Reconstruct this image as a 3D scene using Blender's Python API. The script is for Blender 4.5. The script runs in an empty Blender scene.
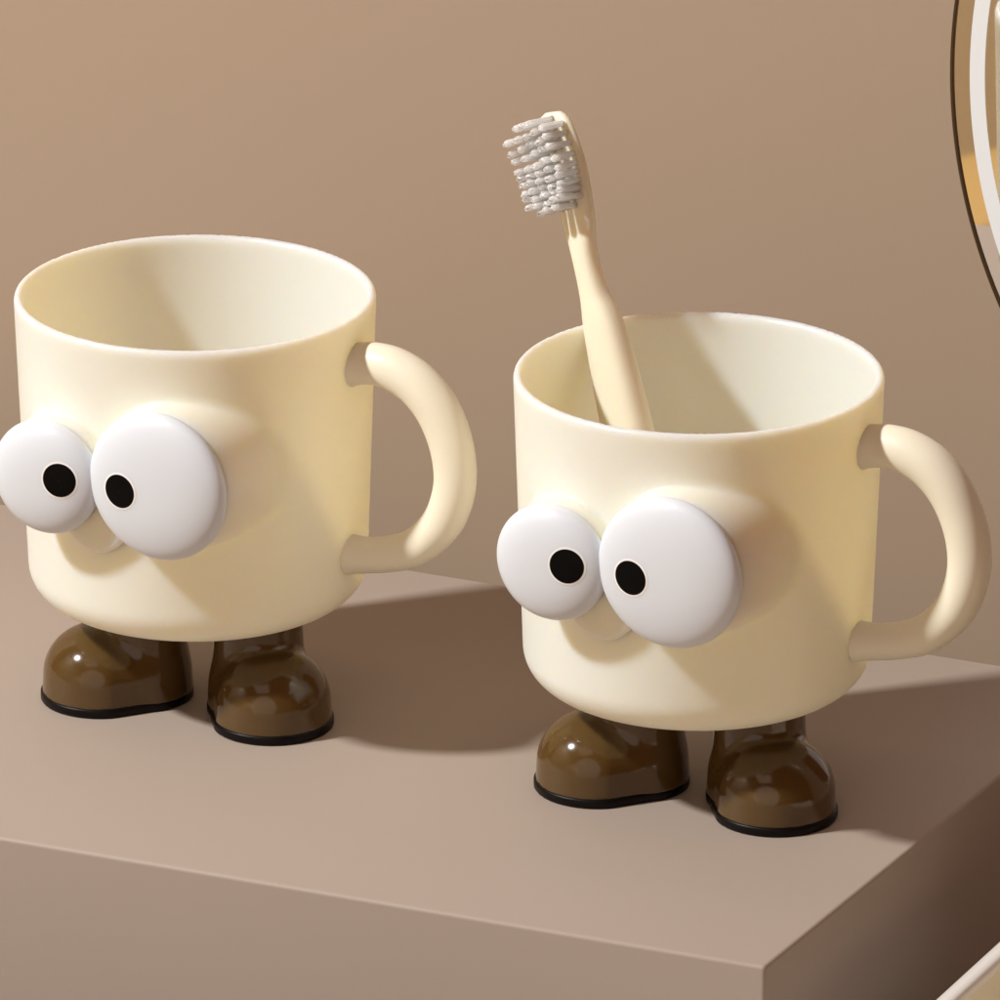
import bpy, bmesh, math, random
import numpy as np
from mathutils import Vector, Matrix

S = 0.01          # everything below is measured in centimetres, the scene is in metres
scene = bpy.context.scene
C = scene.collection

# ------------------------------------------------------------------ camera
cam = bpy.data.cameras.new('camera')
camo = bpy.data.objects.new('camera', cam)
C.objects.link(camo)
camo.location = (0, -2.0337, 0.8210)
camo.rotation_euler = (math.radians(90 - 20.5), 0, 0)
cam.sensor_width = 36
cam.lens = 36 * 9.0
cam.clip_start = 0.05
cam.clip_end = 100
scene.camera = camo

# ------------------------------------------------------------------ world, lights, exposure
world = bpy.data.worlds.new('World')
scene.world = world
world.use_nodes = True
bg = world.node_tree.nodes['Background']
bg.inputs['Color'].default_value = (1.0, 0.24, 0.09, 1)
bg.inputs['Strength'].default_value = 0.115


def area(name, loc, target, size, power, color, shape='DISK', size_y=None):
    l = bpy.data.lights.new(name, 'AREA')
    l.shape = shape
    l.size = size
    if size_y:
        l.size_y = size_y
    l.energy = power
    l.color = color
    o = bpy.data.objects.new(name, l)
    C.objects.link(o)
    o.location = Vector(loc)
    o.rotation_euler = (Vector(target) - Vector(loc)).to_track_quat('-Z', 'Y').to_euler()
    return o


AZ, EL, KD = math.radians(16.5), math.radians(45.5), 2.6
key_dir = Vector((-math.cos(AZ) * math.cos(EL), -math.sin(AZ) * math.cos(EL), math.sin(EL)))
area('key_lamp', key_dir * KD, (0, 0, 0.05), 0.17, 72, (1.0, 0.98, 0.95))
area('overhead_fill', (-0.9, -1.5, 2.0), (-0.9, -1.5, 0), 1.2, 3, (1.0, 0.84, 0.66), 'SQUARE')  # added fill from above, no real fixture
area('front_fill', (-0.70, -2.3, 0.45), (0, 0, 0.06), 2.2, 6.5, (1.0, 0.95, 0.89))  # added soft fill that lifts the shaded sides of the mugs
sl = bpy.data.lights.new('mirror_view_fill', 'SPOT')      # added fill spot, lights the far part of the room that the mirror shows
sl.energy = 160
sl.spot_size = math.radians(62)
sl.spot_blend = .5
sl.shadow_soft_size = .1
sl.color = (1, .9, .76)
slo = bpy.data.objects.new('mirror_view_fill', sl)
C.objects.link(slo)
slo.location = (-0.9, -2.3, 1.6)
slo.rotation_euler = (Vector((-2.0, -2.0, -.6)) - slo.location).to_track_quat('-Z', 'Y').to_euler()

scene.render.engine = 'CYCLES'
scene.view_settings.view_transform = 'Standard'
scene.view_settings.look = 'None'
scene.view_settings.gamma = 1
scene.view_settings.exposure = 0.09
scene.view_settings.use_curve_mapping = False


# ------------------------------------------------------------------ materials
def mat(name, color, rough=0.5, sss=0, sss_scale=0.006, sss_rad=(1, .6, .25), coat=0, coat_rough=.1,
        var=0.03, scale=8.0, bump=0.0, bump_scale=300.0, metallic=0, spec=0.5, trans=0, ior=1.47):
    m = bpy.data.materials.new(name)
    m.use_nodes = True
    nt = m.node_tree
    b = nt.nodes['Principled BSDF']
    tc = nt.nodes.new('ShaderNodeTexCoord')
    nz = nt.nodes.new('ShaderNodeTexNoise')
    nz.inputs['Scale'].default_value = scale
    nz.inputs['Detail'].default_value = 5
    nt.links.new(tc.outputs['Object'], nz.inputs['Vector'])
    mx = nt.nodes.new('ShaderNodeMix')
    mx.data_type = 'RGBA'
    mx.inputs['A'].default_value = (*[c * (1 - var) for c in color], 1)
    mx.inputs['B'].default_value = (*[min(1, c * (1 + var)) for c in color], 1)
    nt.links.new(nz.outputs['Fac'], mx.inputs['Factor'])
    nt.links.new(mx.outputs['Result'], b.inputs['Base Color'])
    b.inputs['Roughness'].default_value = rough
    b.inputs['Metallic'].default_value = metallic
    b.inputs['Specular IOR Level'].default_value = spec
    b.inputs['IOR'].default_value = ior
    b.inputs['Transmission Weight'].default_value = trans
    b.inputs['Coat Weight'].default_value = coat
    b.inputs['Coat Roughness'].default_value = coat_rough
    if sss:
        b.inputs['Subsurface Weight'].default_value = sss
        b.inputs['Subsurface Radius'].default_value = sss_rad
        b.inputs['Subsurface Scale'].default_value = sss_scale
    if bump:
        n2 = nt.nodes.new('ShaderNodeTexNoise')
        n2.inputs['Scale'].default_value = bump_scale
        n2.inputs['Detail'].default_value = 3
        nt.links.new(tc.outputs['Object'], n2.inputs['Vector'])
        bp = nt.nodes.new('ShaderNodeBump')
        bp.inputs['Strength'].default_value = bump
        bp.inputs['Distance'].default_value = 0.0004
        nt.links.new(n2.outputs['Fac'], bp.inputs['Height'])
        nt.links.new(bp.outputs['Normal'], b.inputs['Normal'])
    return m


M_wall = mat('wall_paint', (.43, .332, .245), .85, var=.03, scale=2.5, bump=.04, bump_scale=500, spec=.2)
M_plinth = mat('plinth_paint', (.402, .337, .288), .55, var=.025, scale=9, bump=.05, bump_scale=700, spec=.35)
M_cream = mat('cream_plastic', (.93, .882, .745), .38, sss=1.0, sss_scale=.010, sss_rad=(1, .70, .36), var=.012,
              scale=20, bump=.05, bump_scale=900, spec=.45)
M_handle = mat('cream_handle_plastic', (.90, .865, .70), .38, var=.012, scale=20)
M_brush = mat('brush_plastic', (.86, .81, .65), .35, sss=.6, sss_scale=.005, sss_rad=(1, .62, .24), var=.015, scale=60)
M_eye = mat('eye_plastic', (.73, .785, .85), .35, sss=.3, sss_scale=.003, sss_rad=(1, .9, .8), var=.008, scale=30)
M_ring = mat('eye_outline_white', (.93, .93, .93), .4, var=.005)
M_black = mat('pupil_black', (.002, .002, .002), .5, spec=.1, var=.1)
M_shoe = mat('brown_gloss_plastic', (.095, .053, .015), .14, coat=.25, coat_rough=.05, var=.10, scale=60, sss=.25,
             sss_scale=.004, sss_rad=(1, .6, .25))
M_sole = mat('black_rubber', (.003, .002, .002), .4, spec=.2, var=.15, scale=100)
M_bristle = mat('grey_white_nylon', (.98, .99, .99), .4, sss=1, sss_scale=.009, sss_rad=(1, 1, 1), var=.05, scale=300)
_n = M_bristle.node_tree
_p = _n.nodes['Principled BSDF']
_t = _n.nodes.new('ShaderNodeBsdfTranslucent')
_t.inputs['Color'].default_value = (.95, .96, .96, 1)
_m = _n.nodes.new('ShaderNodeMixShader')
_m.inputs['Fac'].default_value = .12
_n.links.new(_p.outputs[0], _m.inputs[1])
_n.links.new(_t.outputs[0], _m.inputs[2])
_n.links.new(_m.outputs[0], _n.nodes['Material Output'].inputs['Surface'])
M_frame = mat('dark_bronze', (.10, .062, .030), .35, metallic=.6, var=.1, scale=50)
M_mirror = mat('mirror_silver', (.93, .93, .90), .02, metallic=1.0, var=.002)
M_white = mat('white_ceramic', (.84, .83, .80), .18, coat=.5, var=.01, scale=10)
M_bowl = mat('bowl_shade_beige', (.80, .74, .60), .35, var=.02, scale=10)  # shade of the white interior put into its base colour, cuts bounce
M_counter = mat('counter_stone', (.08, .035, .022), .5, var=.12, scale=30)
M_sidewall = mat('side_wall_paint', (.52, .45, .34), .85, var=.03, scale=3)

M_led = bpy.data.materials.new('led_diffuser')
M_led.use_nodes = True
_b = M_led.node_tree.nodes['Principled BSDF']
_b.inputs['Base Color'].default_value = (.45, .45, .44, 1)
_b.inputs['Emission Color'].default_value = (1, .985, .95, 1)
_b.inputs['Emission Strength'].default_value = .38

M_floor = bpy.data.materials.new('floor_planks')
M_floor.use_nodes = True
nt = M_floor.node_tree
_b = nt.nodes['Principled BSDF']
_b.inputs['Roughness'].default_value = .45
tc = nt.nodes.new('ShaderNodeTexCoord')
mp = nt.nodes.new('ShaderNodeMapping')
mp.inputs['Rotation'].default_value = (0, 0, math.radians(86))
nt.links.new(tc.outputs['Object'], mp.inputs['Vector'])
br = nt.nodes.new('ShaderNodeTexBrick')
br.inputs['Color1'].default_value = (.62, .43, .17, 1)
br.inputs['Color2'].default_value = (.66, .46, .23, 1)
br.inputs['Mortar'].default_value = (.30, .20, .08, 1)
br.inputs['Scale'].default_value = 1
br.inputs['Brick Width'].default_value = .9
br.inputs['Row Height'].default_value = .11
br.inputs['Mortar Size'].default_value = .002
nt.links.new(mp.outputs['Vector'], br.inputs['Vector'])
nt.links.new(br.outputs['Color'], _b.inputs['Base Color'])


# ------------------------------------------------------------------ mesh helpers (inputs in cm)
def link(name, verts, faces, m, parent=None, loc=(0, 0, 0), rz=0, smooth=True, angle=None):
    me = bpy.data.meshes.new(name)
    me.from_pydata([tuple(float(c) * S for c in v) for v in verts], [], [tuple(int(i) for i in f) for f in faces])
    me.update()
    bm = bmesh.new()
    bm.from_mesh(me)
    bmesh.ops.recalc_face_normals(bm, faces=bm.faces)
    if angle is not None:
        for e in bm.edges:
            if len(e.link_faces) == 2 and e.calc_face_angle() > math.radians(angle):
                e.smooth = False
    bm.to_mesh(me)
    bm.free()
    for p in me.polygons:
        p.use_smooth = smooth
    me.materials.append(m)
    o = bpy.data.objects.new(name, me)
    C.objects.link(o)
    o.location = [c * S for c in loc]
    o.rotation_euler = (0, 0, rz)
    if parent:
        o.parent = parent
    return o


def tag(o, label=None, cat=None, group=None, kind=None):
    if label: o['label'] = label
    if cat: o['category'] = cat
    if group: o['group'] = group
    if kind: o['kind'] = kind
    return o


def empty(name, loc, rz=0):
    o = bpy.data.objects.new(name, None)
    C.objects.link(o)
    o.location = [c * S for c in loc]
    o.rotation_euler = (0, 0, rz)
    o.empty_display_size = .02
    return o


def surface_nets(f, lo, hi, h, refine=4):
    """closed smooth surface of the signed distance function f (vectorised) inside the box lo..hi"""
    n = [int(math.ceil((hi[i] - lo[i]) / h)) + 1 for i in range(3)]
    ax = [lo[i] + h * np.arange(n[i]) for i in range(3)]
    X, Y, Z = np.meshgrid(*ax, indexing='ij')
    D = f(X, Y, Z)
    ins = D < 0
    c = [m - 1 for m in n]
    cnt = np.zeros(c, int)
    for a in (0, 1):
        for b in (0, 1):
            for d in (0, 1):
                cnt += ins[a:a + c[0], b:b + c[1], d:d + c[2]]
    act = (cnt > 0) & (cnt < 8)
    idx = -np.ones(c, int)
    cells = np.argwhere(act)
    idx[act] = np.arange(len(cells))
    acc = np.zeros((len(cells), 3))
    num = np.zeros(len(cells))
    offs = [(a, b, d) for a in (0, 1) for b in (0, 1) for d in (0, 1)]
    for p in offs:
        for axis in range(3):
            if p[axis]: continue
            q = list(p); q[axis] = 1
            a = tuple((cells + p).T); b = tuple((cells + q).T)
            da, db = D[a], D[b]
            cr = (da < 0) != (db < 0)
            t = np.where(cr, da / np.where(cr, da - db, 1), 0)
            pos = np.array(p, float)[None, :].repeat(len(cells), 0)
            pos[:, axis] += t
            acc[cr] += pos[cr]; num[cr] += 1
    V = (cells + acc / np.maximum(num, 1)[:, None]) * h + np.array(lo)
    faces = []
    for axis in range(3):
        o1, o2 = [(1, 2), (2, 0), (0, 1)][axis]
        sl_a = [slice(None)] * 3; sl_b = [slice(None)] * 3
        sl_a[axis] = slice(0, n[axis] - 1); sl_b[axis] = slice(1, n[axis])
        cr = ins[tuple(sl_a)] != ins[tuple(sl_b)]
        e = np.argwhere(cr)
        ok = (e[:, o1] > 0) & (e[:, o2] > 0) & (e[:, o1] < n[o1] - 1) & (e[:, o2] < n[o2] - 1)
        e = e[ok]
        def sh(d1, d2):
            k = e.copy(); k[:, o1] -= d1; k[:, o2] -= d2
            return idx[tuple(k.T)]
        q = np.stack([sh(1, 1), sh(0, 1), sh(0, 0), sh(1, 0)], 1)
        flip = ~ins[tuple(e.T)]
        q[flip] = q[flip][:, ::-1]
        faces.append(q)
    F = np.concatenate(faces)
    for _ in range(refine):
        # tangential relax then project on the surface
        s = np.zeros_like(V); k = np.zeros(len(V))
        for i in range(4):
            a, b = F[:, i], F[:, (i + 1) % 4]
            np.add.at(s, a, V[b]); np.add.at(k, a, 1)
            np.add.at(s, b, V[a]); np.add.at(k, b, 1)
        V = V * .5 + .5 * s / k[:, None]
        for _2 in range(2):
            e = 0.01
            d = f(*V.T)
            g = np.stack([f(V[:, 0] + e, V[:, 1], V[:, 2]) - f(V[:, 0] - e, V[:, 1], V[:, 2]),
                          f(V[:, 0], V[:, 1] + e, V[:, 2]) - f(V[:, 0], V[:, 1] - e, V[:, 2]),
                          f(V[:, 0], V[:, 1], V[:, 2] + e) - f(V[:, 0], V[:, 1], V[:, 2] - e)], 1) / (2 * e)
            gn = np.maximum((g * g).sum(1), .05)
            V = V - g * (np.clip(d, -h, h) / gn)[:, None]
    return V, F


def smin(a, b, k):
    t = np.clip(.5 + .5 * (b - a) / k, 0, 1)
    return b * (1 - t) + a * t - k * t * (1 - t)


def smax(a, b, k):
    return -smin(-a, -b, k)


def rnd2(qx, qy, r):
    """2-D rounded corner: qx, qy are signed distances to the two faces"""
    a, b = qx + r, qy + r
    return np.sqrt(np.maximum(a, 0) ** 2 + np.maximum(b, 0) ** 2) + np.minimum(np.maximum(a, b), 0) - r


def lathe(profile, n=96, axis='z'):
    V = []; F = []
    for (r, z) in profile:
        for k in range(n):
            a = 2 * math.pi * k / n
            V.append((r * math.cos(a), r * math.sin(a), z))
    for i in range(len(profile) - 1):
        for k in range(n):
            k2 = (k + 1) % n
            F.append((i * n + k, i * n + k2, (i + 1) * n + k2, (i + 1) * n + k))
    F.append(tuple(range(n)))
    F.append(tuple(range((len(profile) - 1) * n, len(profile) * n)))
    return V, F


def tube(pts, rad, n=32, rb=None, up=(0, 0, 1)):
    """sweep along points; rad and rb half widths per point"""
    P = [Vector(p) for p in pts]
    V = []; F = []
    for i, p in enumerate(P):
        t = (P[min(i + 1, len(P) - 1)] - P[max(i - 1, 0)]).normalized()
        a = Vector(up).cross(t)
        a.normalize()
        b = t.cross(a)
        for k in range(n):
            w = 2 * math.pi * k / n
            V.append(p + a * (rad[i] * math.cos(w)) + b * ((rb or rad)[i] * math.sin(w)))
    for i in range(len(P) - 1):
        for k in range(n):
            k2 = (k + 1) % n
            F.append((i * n + k, i * n + k2, (i + 1) * n + k2, (i + 1) * n + k))
    F.append(tuple(range(n)))
    F.append(tuple(range((len(P) - 1) * n, len(P) * n)))
    return V, F


def catmull(pts, sub=8):
    pts = [np.array(p, float) for p in pts]
    out = []
    for i in range(len(pts) - 1):
        p0 = pts[max(i - 1, 0)]; p1 = pts[i]; p2 = pts[i + 1]; p3 = pts[min(i + 2, len(pts) - 1)]
        for k in range(sub):
            t = k / sub
            out.append(.5 * ((2 * p1) + (-p0 + p2) * t + (2 * p0 - 5 * p1 + 4 * p2 - p3) * t * t
                             + (-p0 + 3 * p1 - 3 * p2 + p3) * t ** 3))
    out.append(pts[-1])
    return out


def rounded_prism(corners, z0, z1, bev, seg=4):
    """convex prism with bevelled edges, returned as a list of verts and faces"""
    bm = bmesh.new()
    lo = [bm.verts.new((x, y, z0)) for x, y in corners]
    hi = [bm.verts.new((x, y, z1)) for x, y in corners]
    n = len(corners)
    bm.faces.new(lo[::-1]); bm.faces.new(hi)
    for i in range(n):
        bm.faces.new((lo[i], lo[(i + 1) % n], hi[(i + 1) % n], hi[i]))
    bmesh.ops.recalc_face_normals(bm, faces=bm.faces)
    bmesh.ops.bevel(bm, geom=list(bm.edges), offset=bev, segments=seg, profile=.5, affect='EDGES')
    V = [tuple(v.co) for v in bm.verts]
    bm.verts.index_update()
    F = [tuple(v.index for v in f.verts) for f in bm.faces]
    bm.free()
    return V, F


# ------------------------------------------------------------------ the setting
WD = np.array([.9118, -.4106])          # along the back wall
WN = np.array([-.4106, -.9118])         # out of the back wall
PB = np.array([-2.553, 11.264])         # a point on the back edge of the plinth
WP = PB - WN * 6                      # a point of the wall, behind a gap


def box_from(name, corners, z0, z1, m, **k):
    V = [(x, y, z) for z in (z0, z1) for x, y in corners]
    n = len(corners)
    F = [tuple(range(n))[::-1], tuple(range(n, 2 * n))] + [(i, (i + 1) % n, n + (i + 1) % n, n + i) for i in range(n)]
    return link(name, V, F, m, smooth=False, **k)


a = WP - WD * 215; b = WP + WD * 160
tag(box_from('wall', [a, b, b - WN * 8, a - WN * 8], -90, 210, M_wall), kind='structure')
# side wall and floor of the room, seen only in the round mirror
tag(box_from('side_wall', [(-208.0, 30), (-216.0, 30), (-213.2, -330), (-205.2, -330)], -90, 210, M_sidewall), kind='structure')
tag(box_from('floor', [(-225, -380), (180, -380), (180, 120), (-225, 120)], -94, -90, M_floor), kind='structure')
# counter that carries plinth and basin
c0 = WP + WN * .05
tag(box_from('countertop', [c0 - WD * 60 + WN * .0, c0 + WD * 60, c0 + WD * 60 + WN * 46, c0 - WD * 60 + WN * 46], -16, -12, M_counter),
    kind='structure')

# plinth
front = np.array([6.062, -14.281])
fd = np.array([-.9190, .3942])          # along front edge to the left
rd = np.array([.4595, .8882])           # along right edge to the back
c1 = front
c2 = front + fd * 58
# back corners meet the wall line
def hit(p, d):
    t = ((PB - p) @ WN) / (d @ WN)
    return p + d * t
c3 = hit(c2, rd); c4 = hit(c1, rd)
V, F = rounded_prism([tuple(c1), tuple(c4), tuple(c3), tuple(c2)], -12, 0, .10, 4)
pl = link('plinth', V, F, M_plinth, smooth=True, angle=40)
tag(pl, 'taupe painted block with crisp edges that both mugs stand on', 'plinth')

# ------------------------------------------------------------------ mug (built facing -Y, rotated afterwards)
Z0, ZR = 2.60, 10.40
FACE = math.radians(-28)                 # turns the face towards the left of the viewer


def Rout(z): return 4.13 + (4.40 - 4.13) * np.clip((z - Z0) / (ZR - Z0), 0, 1)


EYES = [(1.72, 7.24, 1.85), (-1.38, 6.95, 1.43)]


def body_sdf(x, y, z):
    rho = np.sqrt(x * x + y * y)
    R = Rout(z)
    outer = rnd2(rho - R, Z0 - z, .88)
    v = -y
    for (u, ez, r) in EYES:
        d = np.sqrt((x - u) ** 2 + (z - ez) ** 2) - r * .955 - .15 * np.clip((4.75 - v), 0, 2) * (1 if r > 1.6 else .6)
        cap = rnd2(d, v - 4.72, .2)
        cap = np.maximum(cap, 1.0 - v)
        outer = smin(outer, cap, .12)
    outer = np.maximum(outer, z - (ZR + .5))
    inner = rnd2(rho - (R - .22), (Z0 + .28) - z, .75)
    wall = smax(outer, -inner, .06)
    return smax(wall, z - ZR, .20)


Vb, Fb = surface_nets(body_sdf, (-4.7, -5.1, 2.3), (4.7, 4.7, 10.7), .085)

mug = empty('mug', (4.7075, -2.8809, 0), FACE)
tag(mug, 'cream mug with bulging white eyes and brown shoes, holding the toothbrush', 'mug',
    'cream mugs with eyes and shoes')
link('body', Vb, Fb, M_cream, mug)

# handle: D shaped tube in a vertical plane, at 89 degrees from the face
hp = [(4.27, 9.19), (4.45, 9.21), (4.9, 9.27), (5.45, 9.20), (6.05, 8.93), (6.55, 8.45), (6.9, 7.8), (7.08, 7.1), (7.08, 6.4),
      (6.85, 5.75), (6.45, 5.2), (5.9, 4.75), (5.2, 4.5), (4.6, 4.38), (4.09, 4.33)]
hr = [.58, .52, .52, .54, .55, .55, .54, .53, .52, .51, .49, .47, .45, .45, .51]
HP = catmull([(e, 0, z) for e, z in [(4.2 + (q[0] - 4.2) * .965, q[1] - (.08 if q[1] < 6 else 0)) for q in hp]], 6)
HR = [float(q[0]) for q in catmull([(r,) for r in hr], 6)]
Vh, Fh = tube(HP, HR, 36, rb=[r * 1.0 for r in HR], up=(0, 1, 0))
ha = math.radians(-87.5 + 90)              # measured from local +X
Vh = [(v[0] * math.cos(ha) - v[1] * math.sin(ha), v[0] * math.sin(ha) + v[1] * math.cos(ha), v[2]) for v in Vh]
link('handle', Vh, Fh, M_handle, mug, angle=60)

# nose
prof = []
NV = 4.52
for k in range(0, 11):
    w = k / 10 * math.pi / 2
    prof.append((.88 - .12 + .12 * math.sin(w) if k else .02, NV - .12 + .12 * math.cos(w)))
prof.insert(1, (.5, NV))
prof.append((.88, 3.7))
Vn, Fn = lathe(prof, 64)
Vn = [(-.28 + x, -z, 5.93 + y) for x, y, z in Vn]
link('nose', Vn, Fn, M_cream, mug, angle=50)

# eyes
PUP = [(-.80, -.12), (.62, .15)]
for (u, ez, r), (pu, pz) in zip(EYES, PUP):
    T = .40
    vc = 4.84
    def thick(q):
        return T * max(0, 1 - min(1, q) ** 3.0) ** (1 / 2.3) + .10 * (1 - min(1, q) ** 2)
    prof = []
    N = 28
    for k in range(N + 1):
        w = k / N
        q = math.sin(w * math.pi / 2)
        prof.append((max(.01, r * q), thick(q)))
    prof += [(rr, -min(zz, T)) for rr, zz in prof[::-1][1:]]
    Ve, Fe = lathe(prof, 96)
    Ve = [(u + x, -(vc + z), ez + y) for x, y, z in Ve]
    eye = link('eye', Ve, Fe, M_eye, mug)

    def dot(name, rad, lift, m, par):
        V = []; F = []
        n = 64
        rings = 6
        for i in range(rings + 1):
            rr = rad * i / rings
            for k in range(n):
                w = 2 * math.pi * k / n
                x = pu + max(rr, .002) * math.cos(w); y = pz + max(rr, .002) * math.sin(w)
                q = math.hypot(x, y) / r
                V.append((u + x, -(vc + thick(q) + lift), ez + y))
        for k in range(n):      # thin edge down into the eye
            w = 2 * math.pi * k / n
            x = pu + rad * math.cos(w); y = pz + rad * math.sin(w)
            V.append((u + x, -(vc + thick(math.hypot(x, y) / r) - .02), ez + y))
        for i in range(rings + 1):
            for k in range(n):
                k2 = (k + 1) % n
                F.append((i * n + k, i * n + k2, (i + 1) * n + k2, (i + 1) * n + k))
        return link(name, V, F, m, par, angle=60)
    pr = dot('pupil_outline', .465, .006, M_ring, eye)
    dot('pupil', .418, .014, M_black, eye)


# shoes: plan is an uneven capsule, heel at origin, toe along +x
def shoe_parts():
    r1, r2, L = 1.30, 1.50, .98

    def cap2(x, y, a, b, l):
        y = np.abs(y)
        k = (a - b) / l
        kk = math.sqrt(max(1e-6, 1 - k * k))
        # distance to uneven capsule along x
        px, py = y, x
        s = -k * px + kk * 0 + 0
        t = kk * py + (-k) * (-px) * 0
        proj = np.clip((x + 0) / l, 0, 1)
        # smooth approximation: radius varies linearly
        return np.sqrt((x - proj * l) ** 2 + y * y) - (a + (b - a) * proj)

    def upper(x, y, z):
        # y grid used as side
        lean = np.clip(z, 0, 2) * .05
        d2 = cap2(x, y, r1, r2, L) + .035 + lean
        toe = rnd2(d2, z - 1.86, 1.15)
        ank = np.sqrt(((x + .10) / 1.02) ** 2 + (y / 1.04) ** 2) - (1.17 - .05 * z)
        ank = smax(ank, d2 + .03, .08)
        ank = np.maximum(ank, z - 3.1)
        s = smin(toe, ank, .22)
        return np.maximum(s, .17 - z)

    V, F = surface_nets(upper, (-1.7, -1.9, 0), (3.0, 1.9, 3.4), .07)

    def sole(x, y, z):
        d2 = cap2(x, y, r1, r2, L)
        q = rnd2(d2 + .0, np.abs(z - .12) - .12, .05)
        return q
    V2, F2 = surface_nets(sole, (-1.7, -1.9, -.15), (3.0, 1.9, .5), .055, refine=3)
    V2[:, 2] = np.maximum(V2[:, 2], 0.005)
    return V, F, V2, F2


Vs, Fs, Vso, Fso = shoe_parts()
# positions are world-frame offsets from the mug axis, turned into the mug's own frame
def place_shoe(toe_off, az_deg, first=None):
    az = math.radians(az_deg)
    d = np.array([math.sin(az), -math.cos(az)])
    heel = np.array(toe_off) - d * 1.08
    ang = math.atan2(d[1], d[0])
    ca, sa = math.cos(-FACE), math.sin(-FACE)
    lx, ly = heel[0] * ca - heel[1] * sa, heel[0] * sa + heel[1] * ca
    sh = link('shoe', Vs, Fs, M_shoe, mug, loc=(lx, ly, 0), rz=ang - FACE)
    so = link('sole', Vso, Fso, M_sole, sh)
    return sh


place_shoe((-2.50, -.52), -78)
place_shoe((1.88, -2.35), 20)


# ---- copy the whole mug for the left one
def copy_tree(o, parent=None):
    c = o.copy()
    C.objects.link(c)
    c.parent = parent
    for ch in [k for k in C.objects if k.parent == o]:
        copy_tree(ch, c)
    return c


left = copy_tree(mug)
left.location = (-7.398 * S, 2.8809 * S, 0)
left['label'] = 'empty cream mug with bulging white eyes and brown shoes, nothing inside'

# ------------------------------------------------------------------ toothbrush, standing in the right mug
mx, my = 4.7075, -2.8809
cpts = [(-.30, -.10, 3.25), (-.95, .85, 5.6), (-1.60, 1.90, 8.0), (-2.17, 2.86, 10.3), (-2.46, 3.28, 11.25), (-2.68, 3.66, 12.1),
        (-2.84, 4.0, 12.95), (-3.12, 4.45, 14.0), (-3.56, 4.98, 15.2)]
hw = [.50, .62, .70, .57, .36, .34, .52, .68, .66]
ht = [.34, .42, .46, .40, .31, .28, .24, .20, .17]
CP = catmull(cpts, 10)
HW = [float(q[0]) for q in catmull([(r,) for r in hw], 10)]
HT = [float(q[0]) for q in catmull([(r,) for r in ht], 10)]
# rounded ends
n_ = len(CP)
for i in range(n_):
    for dist in (i, n_ - 1 - i):
        if dist < 5:
            f = math.sqrt(max(.0, 1 - ((5 - dist) / 5) ** 2)) * .96 + .04
            HW[i] *= f; HT[i] *= (f * .5 + .5)
ax = Vector((-1.95, 3.1, 7.0)).normalized()
nb = Vector((-.70, -.68, 0)); nb = (nb - ax * nb.dot(ax)).normalized()
N = 28
V = []; F = []
frames = []
for i, p in enumerate(CP):
    t = Vector(CP[min(i + 1, n_ - 1)] - CP[max(i - 1, 0)]).normalized()
    nn = (nb - t * nb.dot(t)).normalized()
    ww = t.cross(nn)
    frames.append((Vector(p), t, nn, ww))
    for k in range(N):
        a_ = 2 * math.pi * k / N
        ca, sa = math.cos(a_), math.sin(a_)
        ex = 2.6
        ux = math.copysign(abs(ca) ** (2 / ex), ca); uy = math.copysign(abs(sa) ** (2 / ex), sa)
        V.append(Vector(p) + ww * HW[i] * ux + nn * HT[i] * uy)
for i in range(n_ - 1):
    for k in range(N):
        k2 = (k + 1) % N
        F.append((i * N + k, i * N + k2, (i + 1) * N + k2, (i + 1) * N + k))
F.append(tuple(range(N))); F.append(tuple(range((n_ - 1) * N, n_ * N)))
tb = empty('toothbrush', (mx + cpts[0][0], my + cpts[0][1], cpts[0][2]))
off = Vector(cpts[0])
tag(tb, 'cream toothbrush with pale grey bristles leaning in the right mug', 'toothbrush')
link('brush_handle', [v - off for v in V], F, M_brush, tb, angle=70)
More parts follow.
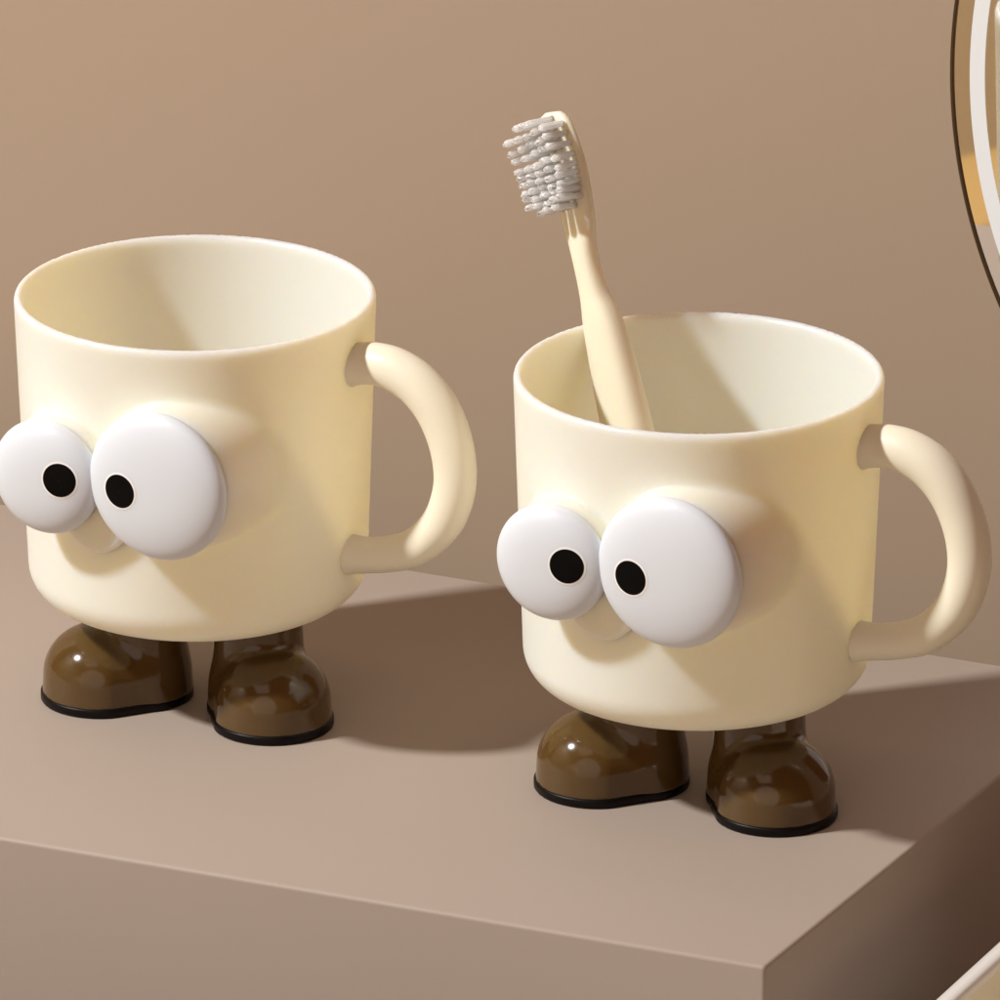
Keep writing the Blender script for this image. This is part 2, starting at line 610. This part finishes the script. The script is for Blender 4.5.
# bristles: tufts of thin filaments in rows on the head
rnd = random.Random(4)
BV = []; BF = []
i0, i1 = 62, 78
rows = 11
for r_ in range(rows):
    fi = i0 + (i1 - i0) * r_ / (rows - 1)
    p, t, nn, ww = frames[int(fi)]
    p2 = frames[min(int(fi) + 1, n_ - 1)][0]
    p = p.lerp(p2, fi - int(fi))
    wid = HW[int(fi)]
    cols = 5
    edge = (r_ in (0, rows - 1))
    for c_ in range(cols):
        if edge and c_ in (0, cols - 1): continue
        s_ = (c_ / (cols - 1) - .5) * 2 * (wid * .80)
        base = p + ww * s_ + nn * (HT[int(fi)] * .8)
        lean = ww * (s_ * .28) + t * rnd.uniform(-.05, .05)
        length = .80 + rnd.uniform(-.05, .05) + (.05 if r_ >= rows - 2 else 0)
        # one soft lobed tuft with an uneven trimmed end
        M_ = 18
        ph = rnd.uniform(0, 6.28)
        nub = [rnd.uniform(-.04, .05) for _ in range(M_)]
        st = len(BV)
        levels = [0, .3, .6, .8, .92, 1.0]
        for li, lv in enumerate(levels):
            for j in range(M_):
                w = 2 * math.pi * j / M_
                lob = 1 + .13 * math.cos(6 * w + ph) + .05 * math.cos(9 * w + 2 * ph)
                ra = (.088 + .026 * lv) * lob
                rb = (.066 + .020 * lv) * lob
                if li == len(levels) - 1: ra *= .78; rb *= .78
                h = length * lv + (nub[j] * .8 if lv > .85 else 0)
                BV.append(base + nn * h + lean * lv + ww * (ra * math.cos(w)) + t * (rb * math.sin(w)))
        for j in range(M_):     # inner ring of the cut end, hollows and tips
            w = 2 * math.pi * j / M_
            h = length + nub[(j * 5) % M_] * 1.2
            BV.append(base + nn * h + lean + ww * (.040 * math.cos(w)) + t * (.030 * math.sin(w)))
        for l in range(len(levels)):
            for j in range(M_):
                j2 = (j + 1) % M_
                BF.append((st + l * M_ + j, st + l * M_ + j2, st + (l + 1) * M_ + j2, st + (l + 1) * M_ + j))
        BF.append(tuple(st + len(levels) * M_ + j for j in range(M_)))
        BF.append(tuple(st + j for j in range(M_))[::-1])
link('bristles', [v - off for v in BV], BF, M_bristle, tb, angle=60)

# ------------------------------------------------------------------ round mirror on the wall
R = 14.22
mc = WP + WD * 26.79
mz = 13.50
mirror = empty('round_mirror', (mc[0] + WN[0] * .0, mc[1] + WN[1] * .0, mz))
tag(mirror, 'round wall mirror with thin dark frame and glowing white ring', 'mirror')


def onwall(r, w, o):     # radius, angle, distance out of the wall, relative to the mirror centre
    return (WD[0] * r * math.cos(w) + WN[0] * o, WD[1] * r * math.cos(w) + WN[1] * o, r * math.sin(w))


def ring(name, prof, m, par):   # closed profile of (radius, out)
    n = 256
    V = []; F = []
    for k in range(n):
        for (r, o) in prof:
            V.append(onwall(r, 2 * math.pi * k / n, o))
    q = len(prof)
    for k in range(n):
        for j in range(q):
            F.append((k * q + j, k * q + (j + 1) % q, ((k + 1) % n) * q + (j + 1) % q, ((k + 1) % n) * q + j))
    return link(name, V, F, m, par, angle=35)


def disc(name, r, o0, o1, m, par):
    n = 256
    V = [onwall(r, 2 * math.pi * k / n, o0) for k in range(n)] + [onwall(r, 2 * math.pi * k / n, o1) for k in range(n)]
    F = [tuple(range(n)), tuple(range(n, 2 * n))] + [(k, (k + 1) % n, n + (k + 1) % n, n + k) for k in range(n)]
    return link(name, V, F, m, par, smooth=False)


ring('frame', [(R - .09, .0), (R - .09, .28), (R - .06, .30), (R - .03, .30), (R, .28), (R, .0)], M_frame, mirror)
disc('glass', R - .09, .02, .24, M_mirror, mirror)
ring('light_ring', [(R - .92, .235), (R - .92, .255), (R - .52, .255), (R - .52, .235)], M_led, mirror)

# ------------------------------------------------------------------ white basin right of the plinth
e1 = np.array([11.805 - 10.036, -7.958 + 11.597]); e1 /= np.linalg.norm(e1)
e2 = np.array([e1[1], -e1[0]])
b0 = np.array([10.036, -11.597]) - e1 * 12
LB, WB = 17.5, 16
bc = b0 + e1 * LB / 2 + e2 * WB / 2
zt, zb = -2.0, -12.0


def rrect(l, w, r, n=10):
    out = []
    for cx, cy, a0 in ((l / 2 - r, w / 2 - r, 0), (-l / 2 + r, w / 2 - r, 90), (-l / 2 + r, -w / 2 + r, 180), (l / 2 - r, -w / 2 + r, 270)):
        for k in range(n + 1):
            t = math.radians(a0 + 90 * k / n)
            out.append((cx + r * math.cos(t), cy + r * math.sin(t)))
    return out


loops = []
for inset, z in ((1.2, zb), (.8, zb + .2), (.25, zb + 3), (0, zt - .2), (.02, zt - .07), (.10, zt), (.38, zt), (.46, zt - .06), (.50, zt - .25),
                 (.8, zb + 3), (1.6, zb + 1.0), (3.0, zb + .6)):
    loops.append([(x, y, z - zb) for x, y in rrect(LB - 2 * inset, WB - 2 * inset, max(.4, 1.5 - inset * .4))])
V = []; F = []
for lp in loops:
    for x, y, z in lp:
        V.append((e1[0] * x + e2[0] * y, e1[1] * x + e2[1] * y, z))
n = len(loops[0])
for i in range(len(loops) - 1):
    for k in range(n):
        k2 = (k + 1) % n
        F.append((i * n + k, i * n + k2, (i + 1) * n + k2, (i + 1) * n + k))
F.append(tuple(range(n))); F.append(tuple(range((len(loops) - 1) * n, len(loops) * n)))
kin = 8 * n                       # faces up to the inner lip are the white shell, below them the bowl, its shade put in as beige
nring = (len(loops) - 1) * n
shell = F[:kin] + [F[nring]]
bowl = F[kin:nring] + [F[nring + 1]]
ba = link('basin', V, shell, M_white, loc=(bc[0], bc[1], zb), angle=50)
used = sorted({i for f in bowl for i in f}); mp_ = {i: k for k, i in enumerate(used)}
link('bowl', [V[i] for i in used], [tuple(mp_[i] for i in f) for f in bowl], M_bowl, ba, angle=50)
tag(ba, 'white glazed basin with thin rim, cut off at the lower right corner', 'basin')
